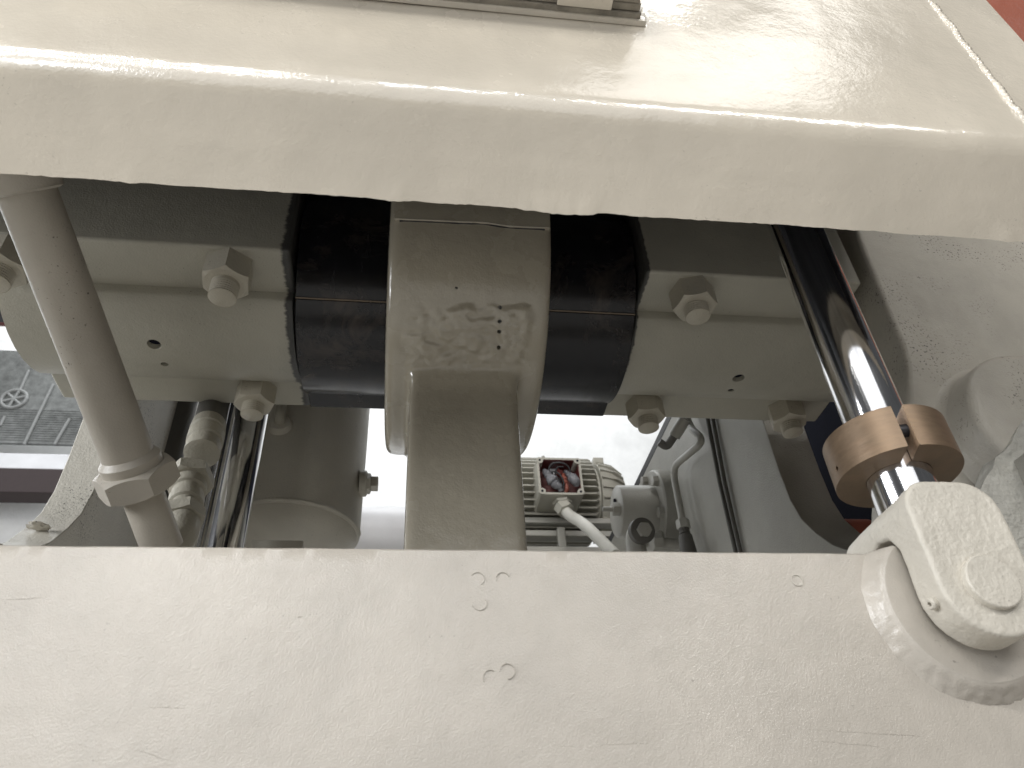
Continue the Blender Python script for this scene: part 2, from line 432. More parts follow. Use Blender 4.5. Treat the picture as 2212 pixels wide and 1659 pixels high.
# ------------------------------------------------------------------ lower beam plate with lug
PY, PZ = 0.515, 0.2537
lb = thing('lower_beam', 'pale beige thick plate filling the bottom of the picture', 'machine beam', (0.07, PY, 0.0))
def plate_mesh():
    x0, x1, nx = -0.6, 0.80, 260
    v, f = [], []
    rows = [(PY, -0.25)] + [(PY, -0.05 + 0.0116 * i) for i in range(26)] + [(PY, PZ - 0.0015), (PY + 0.0015, PZ), (PY + 0.035, PZ), (PY + 0.035, -0.25)]
    m = len(rows)
    for i in range(nx + 1):
        x = x0 + (x1 - x0) * i / nx
        for (y, z) in rows:
            d = 0.0008 * noise.noise(Vector((x * 6, 0, z * 8))) + (0.0005 * noise.noise(Vector((x * 50, 0, z * 4))) if z > PZ - 0.004 else 0)
            v.append((x, y + (d if y == PY else 0), z + (0.0006 * noise.noise(Vector((x * 24, 2, 0))) if z > PZ - 0.004 else 0)))
    for i in range(nx):
        for j in range(m):
            j2 = (j + 1) % m
            f.append((i * m + j, (i + 1) * m + j, (i + 1) * m + j2, i * m + j2))
    f.append(tuple(range(m))); f.append(tuple(nx * m + j for j in range(m))[::-1])
    return v, f
v, f = plate_mesh(); mesh_obj('face_plate', v, f, m_plate, lb, 40)
PIN = Vector((0.409, 0.47, 0.209))
# round lug welded on the plate
lug = []
for i in range(41):
    a = R(100) + R(340) * i / 40 - R(90) + R(-10)
    lug.append((PIN.x + 0.061 * math.cos(a), PIN.z + 0.061 * math.sin(a)))
lugp = [(PIN.x + 0.060 * math.cos(2 * math.pi * i / 64), min(PIN.z + 0.060 * math.sin(2 * math.pi * i / 64), 0.2548)) for i in range(64)]
cl = []
for p in lugp:
    if not cl or (abs(p[0] - cl[-1][0]) + abs(p[1] - cl[-1][1])) > 1e-5: cl.append(p)
prism('lug', cl, 1, 0.5025, PY + 0.010, m_plate, lb, 0.0022, 40)
v, f = [], []
wp = [(0.0585, 0.5030), (0.0605, 0.5034), (0.0625, 0.5062), (0.0645, 0.5085), (0.0668, 0.5112), (0.0690, 0.5138), (0.0708, 0.5158), (0.0702, 0.520)]
arcs = [128 + 0.9 * i for i in range(311)]
for a in arcs:
    for j, (r_, y_) in enumerate(wp):
        q = Vector((math.cos(R(a)) * 2.2, math.sin(R(a)) * 2.2, j * 0.35))
        g = noise.noise(q * 3.2) + 0.25 * noise.noise(q * 8)
        rr = r_ + 0.0014 * g * min(1, j / 2); yy = y_ - 0.0010 * (noise.noise(q * 6 + Vector((4, 4, 4))) + 0.4 * noise.noise(q * 14)) * (1 if 1 < j < 7 else 0.1)
        v.append((PIN.x + rr * math.cos(R(a)), yy, min(PZ + 0.0005, PIN.z + rr * math.sin(R(a)))))
m = len(wp)
for i in range(len(arcs) - 1):
    for j in range(m - 1): f.append((i * m + j, i * m + j + 1, (i + 1) * m + j + 1, (i + 1) * m + j))
mesh_obj('weld_seam', v, f, m_plate, lb, 80)
# little round punch marks and scores in the paint
def ring_mark(px, py, r, a0, a1, th=0.00035):
    c = P(px, py, Y=PY - 0.0004)
    path = [(c.x + r * math.cos(R(a)), c.y, c.z + r * math.sin(R(a))) for a in range(a0, a1 + 1, 15)]
    tube('punch_ring', path, th, m_plate, lb, 6)
for args in [(1032, 1250, 0.0048, -60, 150), (1086, 1250, 0.0048, 20, 200), (1036, 1303, 0.005, 180, 390), (1060, 1464, 0.005, 60, 210), (1096, 1450, 0.005, -90, 180), (1722, 1254, 0.0044, 0, 360)]:
    ring_mark(*args)
for (a, b) in [((0, 1296), (110, 1290)), ((190, 1340), (280, 1352)), ((196, 1420), (212, 1405)), ((295, 1620), (360, 1642)), ((320, 1528), (400, 1530)), ((1290, 1610), (1400, 1605)), ((1730, 1575), (1990, 1590)), ((1750, 1600), (1900, 1612)), ((1250, 1612), (1190, 1612)), ((640, 1335), (655, 1331)), ((1880, 1325), (1905, 1322))]:
    p, q = P(*a, Y=PY - 0.0001), P(*b, Y=PY - 0.0001)
    pts = [p.lerp(q, t / 8) + Vector((0, 0, 0.0006 * noise.noise(p.lerp(q, t / 8) * 90))) for t in range(9)]
    tube('score_line', pts, [0.00005 + 0.00012 * math.sin(math.pi * t / 8) for t in range(9)], m_plate, lb, 6)

# ------------------------------------------------------------------ bearing blocks on the crankshaft
SY, SZ = 0.80, 0.78
FZ = 0.70
def arc2(cy, cz, r, a0, a1, n):
    return [(cy + r * math.cos(R(a0 + (a1 - a0) * i / n)), cz + r * math.sin(R(a0 + (a1 - a0) * i / n))) for i in range(n + 1)]
nut_v, nut_f = hex_data((0, 0, 0), (0, 0, -1), 0.0255, 0.033, False, 0.2)
nut_me = bpy.data.meshes.new('nut'); nut_me.from_pydata([tuple(p) for p in nut_v], [], nut_f)
def stud_prof(r, l, base):
    pr = [(0, r)]
    z = base
    pr.append((z, r))
    while z < l - 0.004:
        pr += [(z + 0.0012, r * 0.90), (z + 0.0032, r)]
        z += 0.0034
    pr += [(l - 0.002, r), (l, r * 0.86)]
    return pr
tmp = lathe('stud', (0, 0, 0.0), (0, 0, -1), stud_prof(0.0162, 0.052, 0.034), m_nut, None, 36, 50)
stud_me = tmp.data; bpy.data.objects.remove(tmp)
def add_nut(parent, x, y, z, rot, s=1.0, long=0.0):
    if not nut_me.polygons[0].use_smooth or not nut_me.materials:
        n_ = link('nut', nut_me, m_nut, None, 25)
    else:
        n_ = bpy.data.objects.new('nut', nut_me); C.objects.link(n_)
    n_.location = (x, y, z); n_.rotation_euler = (0, 0, R(rot)); n_.scale = (s, s, s); adopt(n_, parent)
    t_ = bpy.data.objects.new('stud', stud_me); C.objects.link(t_)
    t_.location = (x, y, z + long); t_.scale = (s, s, s); adopt(t_, n_)
    return n_
def bearing(name, label, x0, x1, mat, nuts, holes, lip):
    t = thing(name, label, 'bearing block', ((x0 + x1) / 2, SY, FZ))
    h = prism('housing', [(0.645, FZ), (0.955, FZ), (0.955, 1.10), (0.645, 1.10)], 0, x0, x1 if lip < 0 else x1 - 0.085, mat, t, 0)
    if lip > 0:
        bev(box('flange_end', (x1 - 0.086, 0.86, FZ + 0.0006), (x1 - 0.008, 0.9544, FZ + 0.05), mat, t, 0), 0.004)
        bev(box('cap_end', (x1 - 0.086, 0.74, FZ + 0.0006), (x1 - 0.001, 0.87, FZ + 0.06), mat, t, 0), 0.004)
    # lower cap: flange strips and the bulging shell between them
    cap = [(0.716, FZ + 0.01), (0.716, 0.690), (0.7185, 0.6855)] + [(0.73, 0.6790), (0.75, 0.6708), (0.775, 0.6645), (0.80, 0.6625), (0.825, 0.6645), (0.85, 0.6705), (0.87, 0.679), (0.885, 0.690), (0.893, FZ + 0.01)]
    c = prism('cap', cap, 0, x0 + 0.002, x1 - 0.002, mat, t, 0, 40)
    cuts = []
    for (px, py, r_, d) in holes:
        q = P(px, py, Z=0.664)
        up = Vector((0, -0.1, 1))
        cuts.append(lathe('tool', q - up * 0.02, q + up, [(0, r_), (0.05, r_)], m_void, None, 20))
    cut(c, cuts)
    for (px, py, r_, d) in holes:
        q = P(px, py, Z=0.664); up = Vector((0, -0.1, 1)).normalized()
        lathe('threaded_hole_shade', q + up * 0.006, q + up, [(0, r_ * 0.985), (0.02, r_ * 0.985)], m_void, c, 20)  # near-black plug paints the shade inside the hole
    bev(h, 0.004, 3); bev(c, 0.0015, 2, 50)
    for (x, y, rot, s, lg) in nuts: add_nut(t, x, y, FZ, rot, s, lg)
    return t
XL0, XL1, XR0, XR1 = -0.497, -0.150, 0.286, 0.66
bL = bearing('bearing_block', 'beige split bearing block left of the connecting rod, with greasy black inner end', XL0, XL1, m_blockL,
        [(-0.222, 0.674, 4, 1.0, -0.004), (-0.222, 0.914, 22, 0.97, 0.001), (-0.467, 0.672, 12, 1.0, 0), ],
        [(333, 744, 0.0085, .03), (355, 788, 0.0048, .03)], -1)
bR = bearing('bearing_block', 'dark shaded split bearing block right of the connecting rod, behind the chrome rod', XR0, XR1, m_blockR,
        [(0.352, 0.674, 10, 0.97, 0.002), (0.353, 0.916, 16, 0.97, 0.001), (0.582, 0.917, 34, 0.97, 0.001)],
        [(1595, 816, 0.0085, .03), (1580, 848, 0.0045, .03)], 1)

# ------------------------------------------------------------------ crankshaft between the blocks
cs = thing('crankshaft', 'oily black steel crankshaft showing either side of the connecting rod', 'crankshaft', (0.06, SY, SZ))
def shell(name, r, a0, a1, xa, xb, parent, mat=m_black):
    pr = arc2(SY, SZ, r, a0, a1, 48) + arc2(SY, SZ, r - 0.03, a1, a0, 48)
    o = prism(name, pr, 0, xa, xb, mat, parent, 0.0012, 40); return o
seam = None
best = 1e9
for i in range(180, 300):
    q = Vector((-0.09, SY + 0.139 * math.cos(R(i)), SZ + 0.139 * math.sin(R(i))))
    c_ = M3.transposed() @ q
    py_ = PH / 2 - FPX * c_.y / -c_.z
    if abs(py_ - 647) < best: best, seam = abs(py_ - 647), i
for xa, xb in ((-0.1465, -0.036), (0.160, 0.2825)):
    shell('upper_half', 0.1392, seam - 179.6, seam - 0.4, xa, xb, cs)
    shell('lower_half', 0.1388, seam + 0.4, seam + 179.6, xa, xb, cs)
    shell('shim', 0.1390, seam - 0.38, seam + 0.38, xa, xb, cs, m_copper)
    box('keeper', (xa + 0.004, 0.868, 0.660), (xb - 0.001, 0.902, 0.74), m_black, cs, 0.002)
    lathe('journal', (xa - 0.01, SY, SZ), (xb + 0.02, SY, SZ), [(0, 0.105), (xb - xa + 0.02, 0.105)], m_dark, cs, 48)

# ------------------------------------------------------------------ connecting rod
cr = thing('connecting_rod', 'thick olive beige connecting rod with broad big end and lumpy weld patch', 'connecting rod', (0.058, SY, 0.2))
RX0, RX1, RR = -0.034, 0.158, 0.2205
def conrod():
    bm = bmesh.new()
    def add(v, f):
        vs = [bm.verts.new(p) for p in v]
        for q in f: bm.faces.new([vs[i] for i in q])
    n = 96; ch = 0.009
    prof = [(RX0, RR - ch), (RX0 + ch * 0.4, RR - 0.002), (RX0 + ch * 1.3, RR), (RX1 - ch * 1.3, RR), (RX1 - ch * 0.4, RR - 0.002), (RX1, RR - ch)]
    v = []; f = []
    for (x, r) in prof:
        for k in range(n):
            a = 2 * math.pi * k / n
            v.append((x, SY + r * math.cos(a), SZ + r * math.sin(a)))
    for i in range(len(prof) - 1):
        for k in range(n):
            k2 = (k + 1) % n
            f.append((i * n + k, i * n + k2, (i + 1) * n + k2, (i + 1) * n + k))
    f.append(tuple(range(n))[::-1]); f.append(tuple((len(prof) - 1) * n + k for k in range(n)))
    add(v, f)
    v, f = [], []
    sp = [(0.716, 0.12), (0.716, 0.53), (0.713, 0.555), (0.705, 0.577), (0.694, 0.596), (0.69, 0.62), (0.90, 0.72), (0.93, 0.12)]
    for x in (-0.003, 0.124): v += [(x, y, z) for (y, z) in sp]
    k = len(sp)
    f = [tuple(range(k)), tuple(range(2 * k - 1, k - 1, -1))] + [(i, (i + 1) % k, k + (i + 1) % k, k + i) for i in range(k)]
    add(v, f)
    bmesh.ops.recalc_face_normals(bm, faces=bm.faces)
    me = bpy.data.meshes.new('body'); bm.to_mesh(me); bm.free()
    o = link('body', me, m_rod, cr, 0)
    rm = o.modifiers.new('r', 'REMESH'); rm.mode = 'VOXEL'; rm.voxel_size = 0.0027
    sm = o.modifiers.new('s', 'SMOOTH'); sm.iterations = 34; sm.factor = 0.5
    bake(o, 0)
    me = o.data
    # lumps of weld metal under the paint on the big end
    for vv in me.vertices:
        q = vv.co
        if q.y > 0.76 or q.z > 0.80 or q.z < 0.5: continue
        c_ = M3.transposed() @ q
        px, py = PW / 2 + FPX * c_.x / -c_.z, PH / 2 - FPX * c_.y / -c_.z
        # patch limits measured on the photograph, then fixed on the surface
        u = (px - 1012) / 142; t_ = (py - 727) / 70
        edge = 0.28 * noise.noise(q * 45)
        k = 1.0 - max(abs(u) ** 3, abs(t_) ** 2.2) + edge
        if k <= 0: 
            continue
        k = min(1, k * 2.2)
        n1 = noise.noise(q * 27 + Vector((3, 1, 7))) + 0.45 * noise.noise(q * 70); h = 0.0030 * max(0, min(1, (n1 + 0.20) * 3.6)) + 0.0030 * (0.25 - abs(noise.noise(q * 48 + Vector((1, 8, 2))))) + 0.0014 * noise.noise(q * 150)
        d = Vector((0, q.y - SY, q.z - SZ)).normalized()
        vv.co = q + d * h * k
    cuts = []
    for (px, py, r_) in [(1080, 664, 0.0024), (1079, 694, 0.0024), (1078, 716, 0.0024), (1077, 750, 0.0024), (986, 622, 0.0017), (988, 998, 0.001)]:
        d = (M3 @ Vector((px - PW / 2, PH / 2 - py, -FPX))).normalized()
        # first hit with the big end cylinder
        a = d.y ** 2 + d.z ** 2; b = -2 * (d.y * SY + d.z * SZ); c0 = SY ** 2 + SZ ** 2 - RR ** 2
        disc = b * b - 4 * a * c0
        if disc < 0: continue
        q = d * ((-b - math.sqrt(disc)) / (2 * a))
        nn = Vector((0, SY - q.y, SZ - q.z)).normalized()
        cuts.append(lathe('tool', q - nn * 0.035, q + nn, [(0, r_), (0.055, r_)], m_void, None, 14))
    cut(o, cuts, 0)
    o.data.polygons.foreach_set('use_smooth', [True] * len(o.data.polygons))
    o.data.set_sharp_from_angle(angle=R(50))
    return o
conrod()
# strap over the upper half of the big end
a_s = 200
best = 1e9
for i in range(140, 260):
    q = Vector((0.06, SY + RR * math.cos(R(i)), SZ + RR * math.sin(R(i))))
    c_ = M3.transposed() @ q
    py_ = PH / 2 - FPX * c_.y / -c_.z
    if abs(py_ - 487) < best: best, a_s = abs(py_ - 487), i
v, f = [], []
nx = 60; na = 50
for i in range(nx + 1):
    x = RX0 + 0.006 + (RX1 - RX0 - 0.010) * i / nx
    for j in range(na + 1):
        a = a_s - 150 * j / na + (0.3 * noise.noise(Vector((x * 14, 0, 9))) - 0.5 * math.exp(-((x - 0.075) / 0.02) ** 2) if j == 0 else 0)
        v.append((x, SY + (RR + 0.004) * math.cos(R(a)), SZ + (RR + 0.004) * math.sin(R(a))))
    for j in range(na, -1, -1):
        a = a_s - 150 * j / na + (0.3 * noise.noise(Vector((x * 14, 0, 9))) - 0.5 * math.exp(-((x - 0.075) / 0.02) ** 2) if j == 0 else 0)
        v.append((x, SY + (RR - 0.004) * math.cos(R(a)), SZ + (RR - 0.004) * math.sin(R(a))))
m = 2 * (na + 1)
for i in range(nx):
    for j in range(m):
        j2 = (j + 1) % m
        f.append((i * m + j, i * m + j2, (i + 1) * m + j2, (i + 1) * m + j))
f.append(tuple(range(m))); f.append(tuple(nx * m + j for j in range(m))[::-1])
bev(mesh_obj('strap', v, f, m_rod, cr, 40), 0.0008, 2)
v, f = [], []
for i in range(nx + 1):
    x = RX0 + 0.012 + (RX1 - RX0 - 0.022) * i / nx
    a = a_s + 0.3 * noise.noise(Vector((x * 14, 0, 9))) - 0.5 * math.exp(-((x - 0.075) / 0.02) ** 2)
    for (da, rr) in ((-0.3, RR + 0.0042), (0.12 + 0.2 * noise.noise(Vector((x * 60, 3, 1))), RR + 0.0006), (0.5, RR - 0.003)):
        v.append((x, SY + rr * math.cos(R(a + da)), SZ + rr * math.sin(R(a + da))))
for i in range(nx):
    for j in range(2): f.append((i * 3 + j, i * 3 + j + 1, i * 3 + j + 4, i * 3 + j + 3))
mesh_obj('joint_shadow_strip', v, f, m_rubber, cr, 60)  # dark strip paints the shadow line under the strap's lower edge

# ------------------------------------------------------------------ chrome rod, split collar and clevis at the right
RXc, RYc = 0.413, 0.52
pr_ = lathe('piston_rod', (RXc, RYc, 0.27), (RXc, RYc, 1), [(0, 0.0245), (0.006, 0.0265), (0.80, 0.0265)], m_chrome, None, 64, 40)
tag(pr_, 'polished chrome rod standing behind the upper beam at the right', 'chrome rod')
co = thing('split_collar', 'bronze split clamp collar around the chrome rod', 'clamp collar', (RXc, RYc, 0.327))
def ringc(name, ro, ri, z0, z1, gap_c, gap_w, mat, parent):
    """C-shaped ring with a parallel-sided slot of width gap_w at azimuth gap_c"""
    n = 72; pr = []
    ao = math.degrees(math.asin(gap_w / 2 / ro)); ai = math.degrees(math.asin(gap_w / 2 / ri))
    for i in range(n + 1):
        a = gap_c + ao + (360 - 2 * ao) * i / n
        pr.append((RXc + ro * math.cos(R(a)), RYc + ro * math.sin(R(a))))
    for i in range(n, -1, -1):
        a = gap_c + ai + (360 - 2 * ai) * i / n
        pr.append((RXc + ri * math.cos(R(a)), RYc + ri * math.sin(R(a))))
    return prism(name, pr, 2, z0, z1, mat, parent, 0, 30)
GA = -106
ring_o = ringc('ring', 0.0515, 0.0268, 0.326, 0.366, GA, 0.009, m_bronze, co)
hd = Vector((math.cos(R(-184)), math.sin(R(-184)), 0))
q = Vector((RXc, RYc, 0.336)) + hd * 0.045
cut(ring_o, [lathe('tool', q, q + hd, [(0, 0.0022), (0.02, 0.0022)], m_void, None, 16)], 30)
bev(ring_o, 0.0012, 2, 40)
gd = Vector((math.cos(R(GA)), math.sin(R(GA)), 0)); gt = Vector((-gd.y, gd.x, 0))
c0 = Vector((RXc, RYc, 0.347)) + gd * 0.0405
lathe('clamp_screw', c0 - gt * 0.013, c0 + gt, [(0, 0.0055), (0.026, 0.0055)], m_dark, co, 20)
v = []
for s in (1,):
    for (rr, zz) in ((0.0272, 0.3268), (0.0510, 0.3268), (0.0510, 0.3652), (0.0272, 0.3652)):
        v.append(Vector((RXc, RYc, zz)) + gd * rr + gt * (0.0043 * s))
for p in list(v): v.append(p + gt * 0.0012)
mesh_obj('sawn_face', v, [(0, 1, 2, 3), (7, 6, 5, 4), (0, 4, 5, 1), (1, 5, 6, 2), (2, 6, 7, 3), (3, 7, 4, 0)], m_bronzecut, co, 0)

cv = thing('clevis', 'rough painted cast fork clevis under the bronze collar', 'clevis', (PIN.x, 0.52, PIN.z))
def clevis():
    hw = 0.0385; top = 0.293
    pr = arc2(PIN.x, PIN.z, hw, 180, 360, 28)
    cr_ = 0.024
    pr += [(PIN.x + hw, 0.24)] + arc2(PIN.x + hw - cr_, top - cr_, cr_, 0, 90, 10) + arc2(PIN.x - hw + cr_, top - cr_, cr_, 90, 180, 10)
    o = prism('fork', pr, 1, 0.470, 0.570, m_cast, cv, 0, 40)
    tool = prism('tool', [(0.4985, 0.10), (0.5415, 0.10), (0.5415, 0.248), (0.534, 0.260), (0.520, 0.2635), (0.506, 0.260), (0.4985, 0.248)], 0, 0.3, 0.52, m_void, None, 0)
    cut(o, [tool], 40)
    bev(o, 0.0028, 3, 40); bake(o, 0)
    rm = o.modifiers.new('r', 'REMESH'); rm.mode = 'VOXEL'; rm.voxel_size = 0.0011
    sm = o.modifiers.new('s', 'SMOOTH'); sm.iterations = 2
    bake(o, 60)
    nn = [vv.normal.copy() for vv in o.data.vertices]
    for vv, n_ in zip(o.data.vertices, nn):
        q = vv.co.copy()
        vv.co = q + n_ * (0.0006 * noise.noise(q * 45) + 0.00022 * noise.noise(q * 220) + 0.0005 * max(0, noise.noise(q * 130 + Vector((9, 0, 0))) - 0.25))
    return o
clevis()
lathe('pin', (PIN.x, 0.4645, PIN.z), (PIN.x, 1, PIN.z), [(0, 0.0189), (0.0004, 0.0196), (0.0012, 0.0200), (0.103, 0.0200), (0.106, 0.018)], m_cast, cv, 64, 25)
gn0 = Vector((0.3722, 0.484, 0.2005)); gnd = Vector((-0.95, -0.1, -0.25)).normalized()
g1 = lathe('grease_nipple', gn0 - gnd * 0.004, gn0 + gnd, [(0, 0.0042), (0.0085, 0.0042), (0.0095, 0.0032), (0.0095, 0.0017), (0.005, 0.0014)], m_cast, cv, 20)
# ------------------------------------------------------------------ painted pipe at the left
lp = thing('pipe', 'slanting beige pipe crossing in front of the left bearing block', 'pipe', P(370, 1165, Y=0.80))
pt, pn, pb = P(42, 372, Y=0.488), P(290, 1018, Y=0.74), P(352, 1185, Y=0.805)
dn = (pt - pn).normalized()
tube('upper_pipe', [pt + dn * 0.04, pn], 0.0258, m_pipe, lp, 48)
tube('lower_pipe', [pn, pb], 0.0212, m_pipe, lp, 40)
ptf = P(58, 412, Y=0.494)
lathe('end_ring', ptf + dn * 0.03, ptf - dn, [(0, 0.033), (0.024, 0.033), (0.027, 0.031), (0.03, 0.031), (0.032, 0.0275)], m_pipe, lp, 48)
hexnut('coupling_nut', pn - dn * 0.022, dn, 0.0365, 0.027, m_pipe, lp, True, 0.3)
lathe('coupling_collar', pn + dn * 0.004, pn + dn, [(0, 0.031), (0.010, 0.031), (0.013, 0.0285), (0.016, 0.0262)], m_pipe, lp, 48)

# hose with its fittings behind the pipe
hs = thing('hydraulic_hose', 'painted hose with ribbed crimp fittings just right of the slanting pipe', 'hose', P(400, 1175, Y=0.84))
h0, h1 = P(470, 845, Y=0.99), P(412, 1075, Y=0.885)
hd_ = (h1 - h0).normalized(); L = (h1 - h0).length
tube('hose', [h0 - hd_ * 0.1, h0.lerp(h1, 0.4)], 0.0215, m_hose, hs, 32)
a_ = h0.lerp(h1, 0.36)
lathe('crimp_sleeve', a_, a_ + hd_, [(0, 0.023), (0.02, 0.0245), (0.022, 0.0225), (0.027, 0.0225), (0.029, 0.0245), (0.048, 0.0245), (0.05, 0.022), (0.055, 0.022), (0.057, 0.0235), (0.075, 0.0235), (0.077, 0.019)], m_fit, hs, 36)
b_ = P(409, 1040, Y=0.90)
d2 = (P(392, 1150, Y=0.85) - b_).normalized()
hexnut('hex_fitting', b_ - d2 * 0.015, d2, 0.0262, 0.024, m_fit, hs, True, 0.1)
lathe('ribbed_end', b_ + d2 * 0.006, b_ + d2, [(0, 0.022), (0.02, 0.022), (0.022, 0.019), (0.034, 0.019), (0.036, 0.021), (0.05, 0.021), (0.052, 0.018), (0.064, 0.018)], m_fit, hs, 36)
hexnut('hex_fitting', b_ + d2 * 0.070, d2, 0.0215, 0.022, m_fit, hs, True, 0.5)
e0 = b_ + d2 * 0.09
tube('elbow', smooth_path([e0, e0 + d2 * 0.03, e0 + d2 * 0.04 + Vector((-0.02, -0.01, -0.04))], 0.02), 0.0195, m_fit, hs, 28)

# ------------------------------------------------------------------ bright rods in the left bay
r1 = P(545, 885, Y=1.02); r2 = P(485, 1175, Y=1.02)
xm = (r1.x + r2.x) / 2
o = lathe('guide_rod', (xm, 1.02, 0.30), (xm, 1.02, 2), [(0, 0.0268), (0.9, 0.0268)], m_chrome, None, 56)
tag(o, 'thick chrome guide rod beside the painted tank in the left opening', 'chrome rod')
r3 = P(478, 930, Y=1.10)
o = lathe('guide_rod', (r3.x, 1.10, 0.34), (r3.x, 1.10, 2), [(0, 0.017), (0.9, 0.017)], m_chrome, None, 40)
tag(o, 'thinner chrome rod partly hidden behind the thick one and the hose', 'chrome rod')
# dark cylinder body behind them
dcx = P(330, 950, Y=1.30)
dc = thing('hydraulic_cylinder', 'dark grey cylinder in shade behind the slanting pipe', 'cylinder', (dcx.x, 1.30, 0.5))
lathe('barrel', (dcx.x, 1.30, 0.45), (dcx.x, 1.30, 2), [(0, 0.062), (0.9, 0.062)], m_hose, dc, 48)
lathe('end_cap', (dcx.x, 1.30, 0.42), (dcx.x, 1.30, 2), [(0, 0.05), (0.005, 0.066), (0.05, 0.066), (0.052, 0.06)], m_hose, dc, 48)

# ------------------------------------------------------------------ upright tank in the left bay
TY, TR = 1.38, 0.134
tc = P(607, 1078, Y=TY - TR)
tk = thing('tank', 'upright beige tank with dished bottom in the left opening', 'tank', (tc.x, TY, tc.z))
zb = tc.z
lathe('shell', (tc.x, TY, zb), (tc.x, TY, 9), [(-0.004, TR - 0.003), (0, TR), (0.65, TR)], m_tank, tk, 72)
lathe('dished_end', (tc.x, TY, zb - 0.0), (tc.x, TY, -9), [(0.0, TR - 0.004), (0.012, TR - 0.008), (0.03, TR - 0.03), (0.042, TR - 0.07), (0.048, 0.02)], m_tank, tk, 72, 60)
circ = [(tc.x + (TR - 0.001) * math.cos(R(a)), TY + (TR - 0.001) * math.sin(R(a)), zb) for a in range(180, 361, 6)]
bead('weld_seam', circ, 0.004, m_tank, tk)
pg = P(772, 1050, Y=TY - 0.02)
pgx = tc.x + TR - 0.006
lathe('plug_boss', (pgx, TY - 0.03, pg.z), (9, TY - 0.03, pg.z), [(0, 0.026), (0.012, 0.026), (0.015, 0.022)], m_tank, tk, 32)
hexnut('plug', (pgx + 0.014, TY - 0.03, pg.z), (1, 0, 0), 0.018, 0.008, m_tank, tk, True)
box('plug_square', (pgx + 0.022, TY - 0.041, pg.z - 0.011), (pgx + 0.036, TY - 0.019, pg.z + 0.011), m_tank, tk, 0.001)
ff = P(606, 915, Y=TY - TR - 0.005)
lathe('port_boss', ff + Vector((0, 0.03, 0)), ff + Vector((0, -1, 0)), [(0, 0.024), (0.03, 0.022), (0.038, 0.018)], m_tank, tk, 28)
tube('port_elbow', smooth_path([ff + Vector((0, -0.002, 0)), ff + Vector((0, -0.02, 0)), ff + Vector((0.0, -0.022, 0.06))], 0.012), 0.010, m_fit, tk, 16)
fb = P(545, 1172, Y=1.20); fb2 = P(655, 1185, Y=1.20)
o = box('foot_bar', (fb.x, 1.19, fb2.z - 0.02), (fb2.x, 1.24, fb.z), m_tank, None, 0.002)
tag(o, 'flat bar end lying under the upright tank', 'flat bar')

# ------------------------------------------------------------------ side frames with curved throats
def frame_prof(dy):
    th = [(0.55, 0.39), (0.70, 0.40), (0.80, 0.412), (0.86, 0.425), (0.90, 0.445), (0.94, 0.475), (0.973, 0.512), (0.998, 0.548), (1.012, 0.59), (1.018, 0.65), (1.02, 0.72), (1.02, 0.90), (1.02, 1.03)]
    return [(y + dy, z) for (y, z) in th] + [(2.3, 1.03), (2.3, -0.2), (0.55 + dy, -0.2)]
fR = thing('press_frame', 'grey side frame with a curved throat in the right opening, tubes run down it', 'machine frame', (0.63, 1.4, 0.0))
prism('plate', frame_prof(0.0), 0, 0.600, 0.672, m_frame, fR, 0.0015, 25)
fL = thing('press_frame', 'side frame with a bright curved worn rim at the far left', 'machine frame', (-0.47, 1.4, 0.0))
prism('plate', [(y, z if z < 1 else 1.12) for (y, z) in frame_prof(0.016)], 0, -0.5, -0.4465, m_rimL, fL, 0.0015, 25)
shading = box('shading_plate', (-0.9, 0.66, 1.125), (1.1, 1.28, 1.165), m_inner, None, 0.003)  # unseen plate added to keep light out of the machine interior
tag(shading, 'unseen shading plate added over the bearing blocks, above the picture', 'shading plate')
# broken paint scab on the left rim
q = P(82, 1138, X=-0.475)
bm = bmesh.new(); bmesh.ops.create_icosphere(bm, subdivisions=3, radius=1)
for vv in bm.verts:
    vv.co = Vector((vv.co.x * 0.013, vv.co.y * 0.012, vv.co.z * 0.0028)) * (1 + 0.5 * noise.noise(vv.co * 2.5))
me = bpy.data.meshes.new('paint_scab'); bm.to_mesh(me); bm.free()
o = link('paint_scab', me, m_rimL, None, 60); o.location = q + Vector((0, 0, 0.001)); adopt(o, fL)
# black sealing strips on the top of the right frame
for (x, z, wd, lb_) in ((0.602, 1.034, 0.018, 'inner black strip lying along the top of the right side frame'), (0.640, 1.036, 0.02, 'outer black strip lying along the top of the right side frame')):
    o = box('edge_strip', (x, 1.05, z), (x + wd, 2.25, z + 0.022), m_rubber, None, 0.002)
    tag(o, lb_, 'sealing strip')
# things seen through the right throat
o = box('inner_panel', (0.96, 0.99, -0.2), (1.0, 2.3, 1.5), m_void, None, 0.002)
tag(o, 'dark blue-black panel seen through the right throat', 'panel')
qa = P(1835, 1135, X=0.76)
o = lathe('red_hub', (0.74, qa.y + 0.01, qa.z - 0.03), (1, qa.y + 0.01, qa.z - 0.03), [(0, 0.035), (0.004, 0.042), (0.05, 0.042)], m_red, None, 36)
tag(o, 'orange red hub in the bottom of the right throat', 'hub')

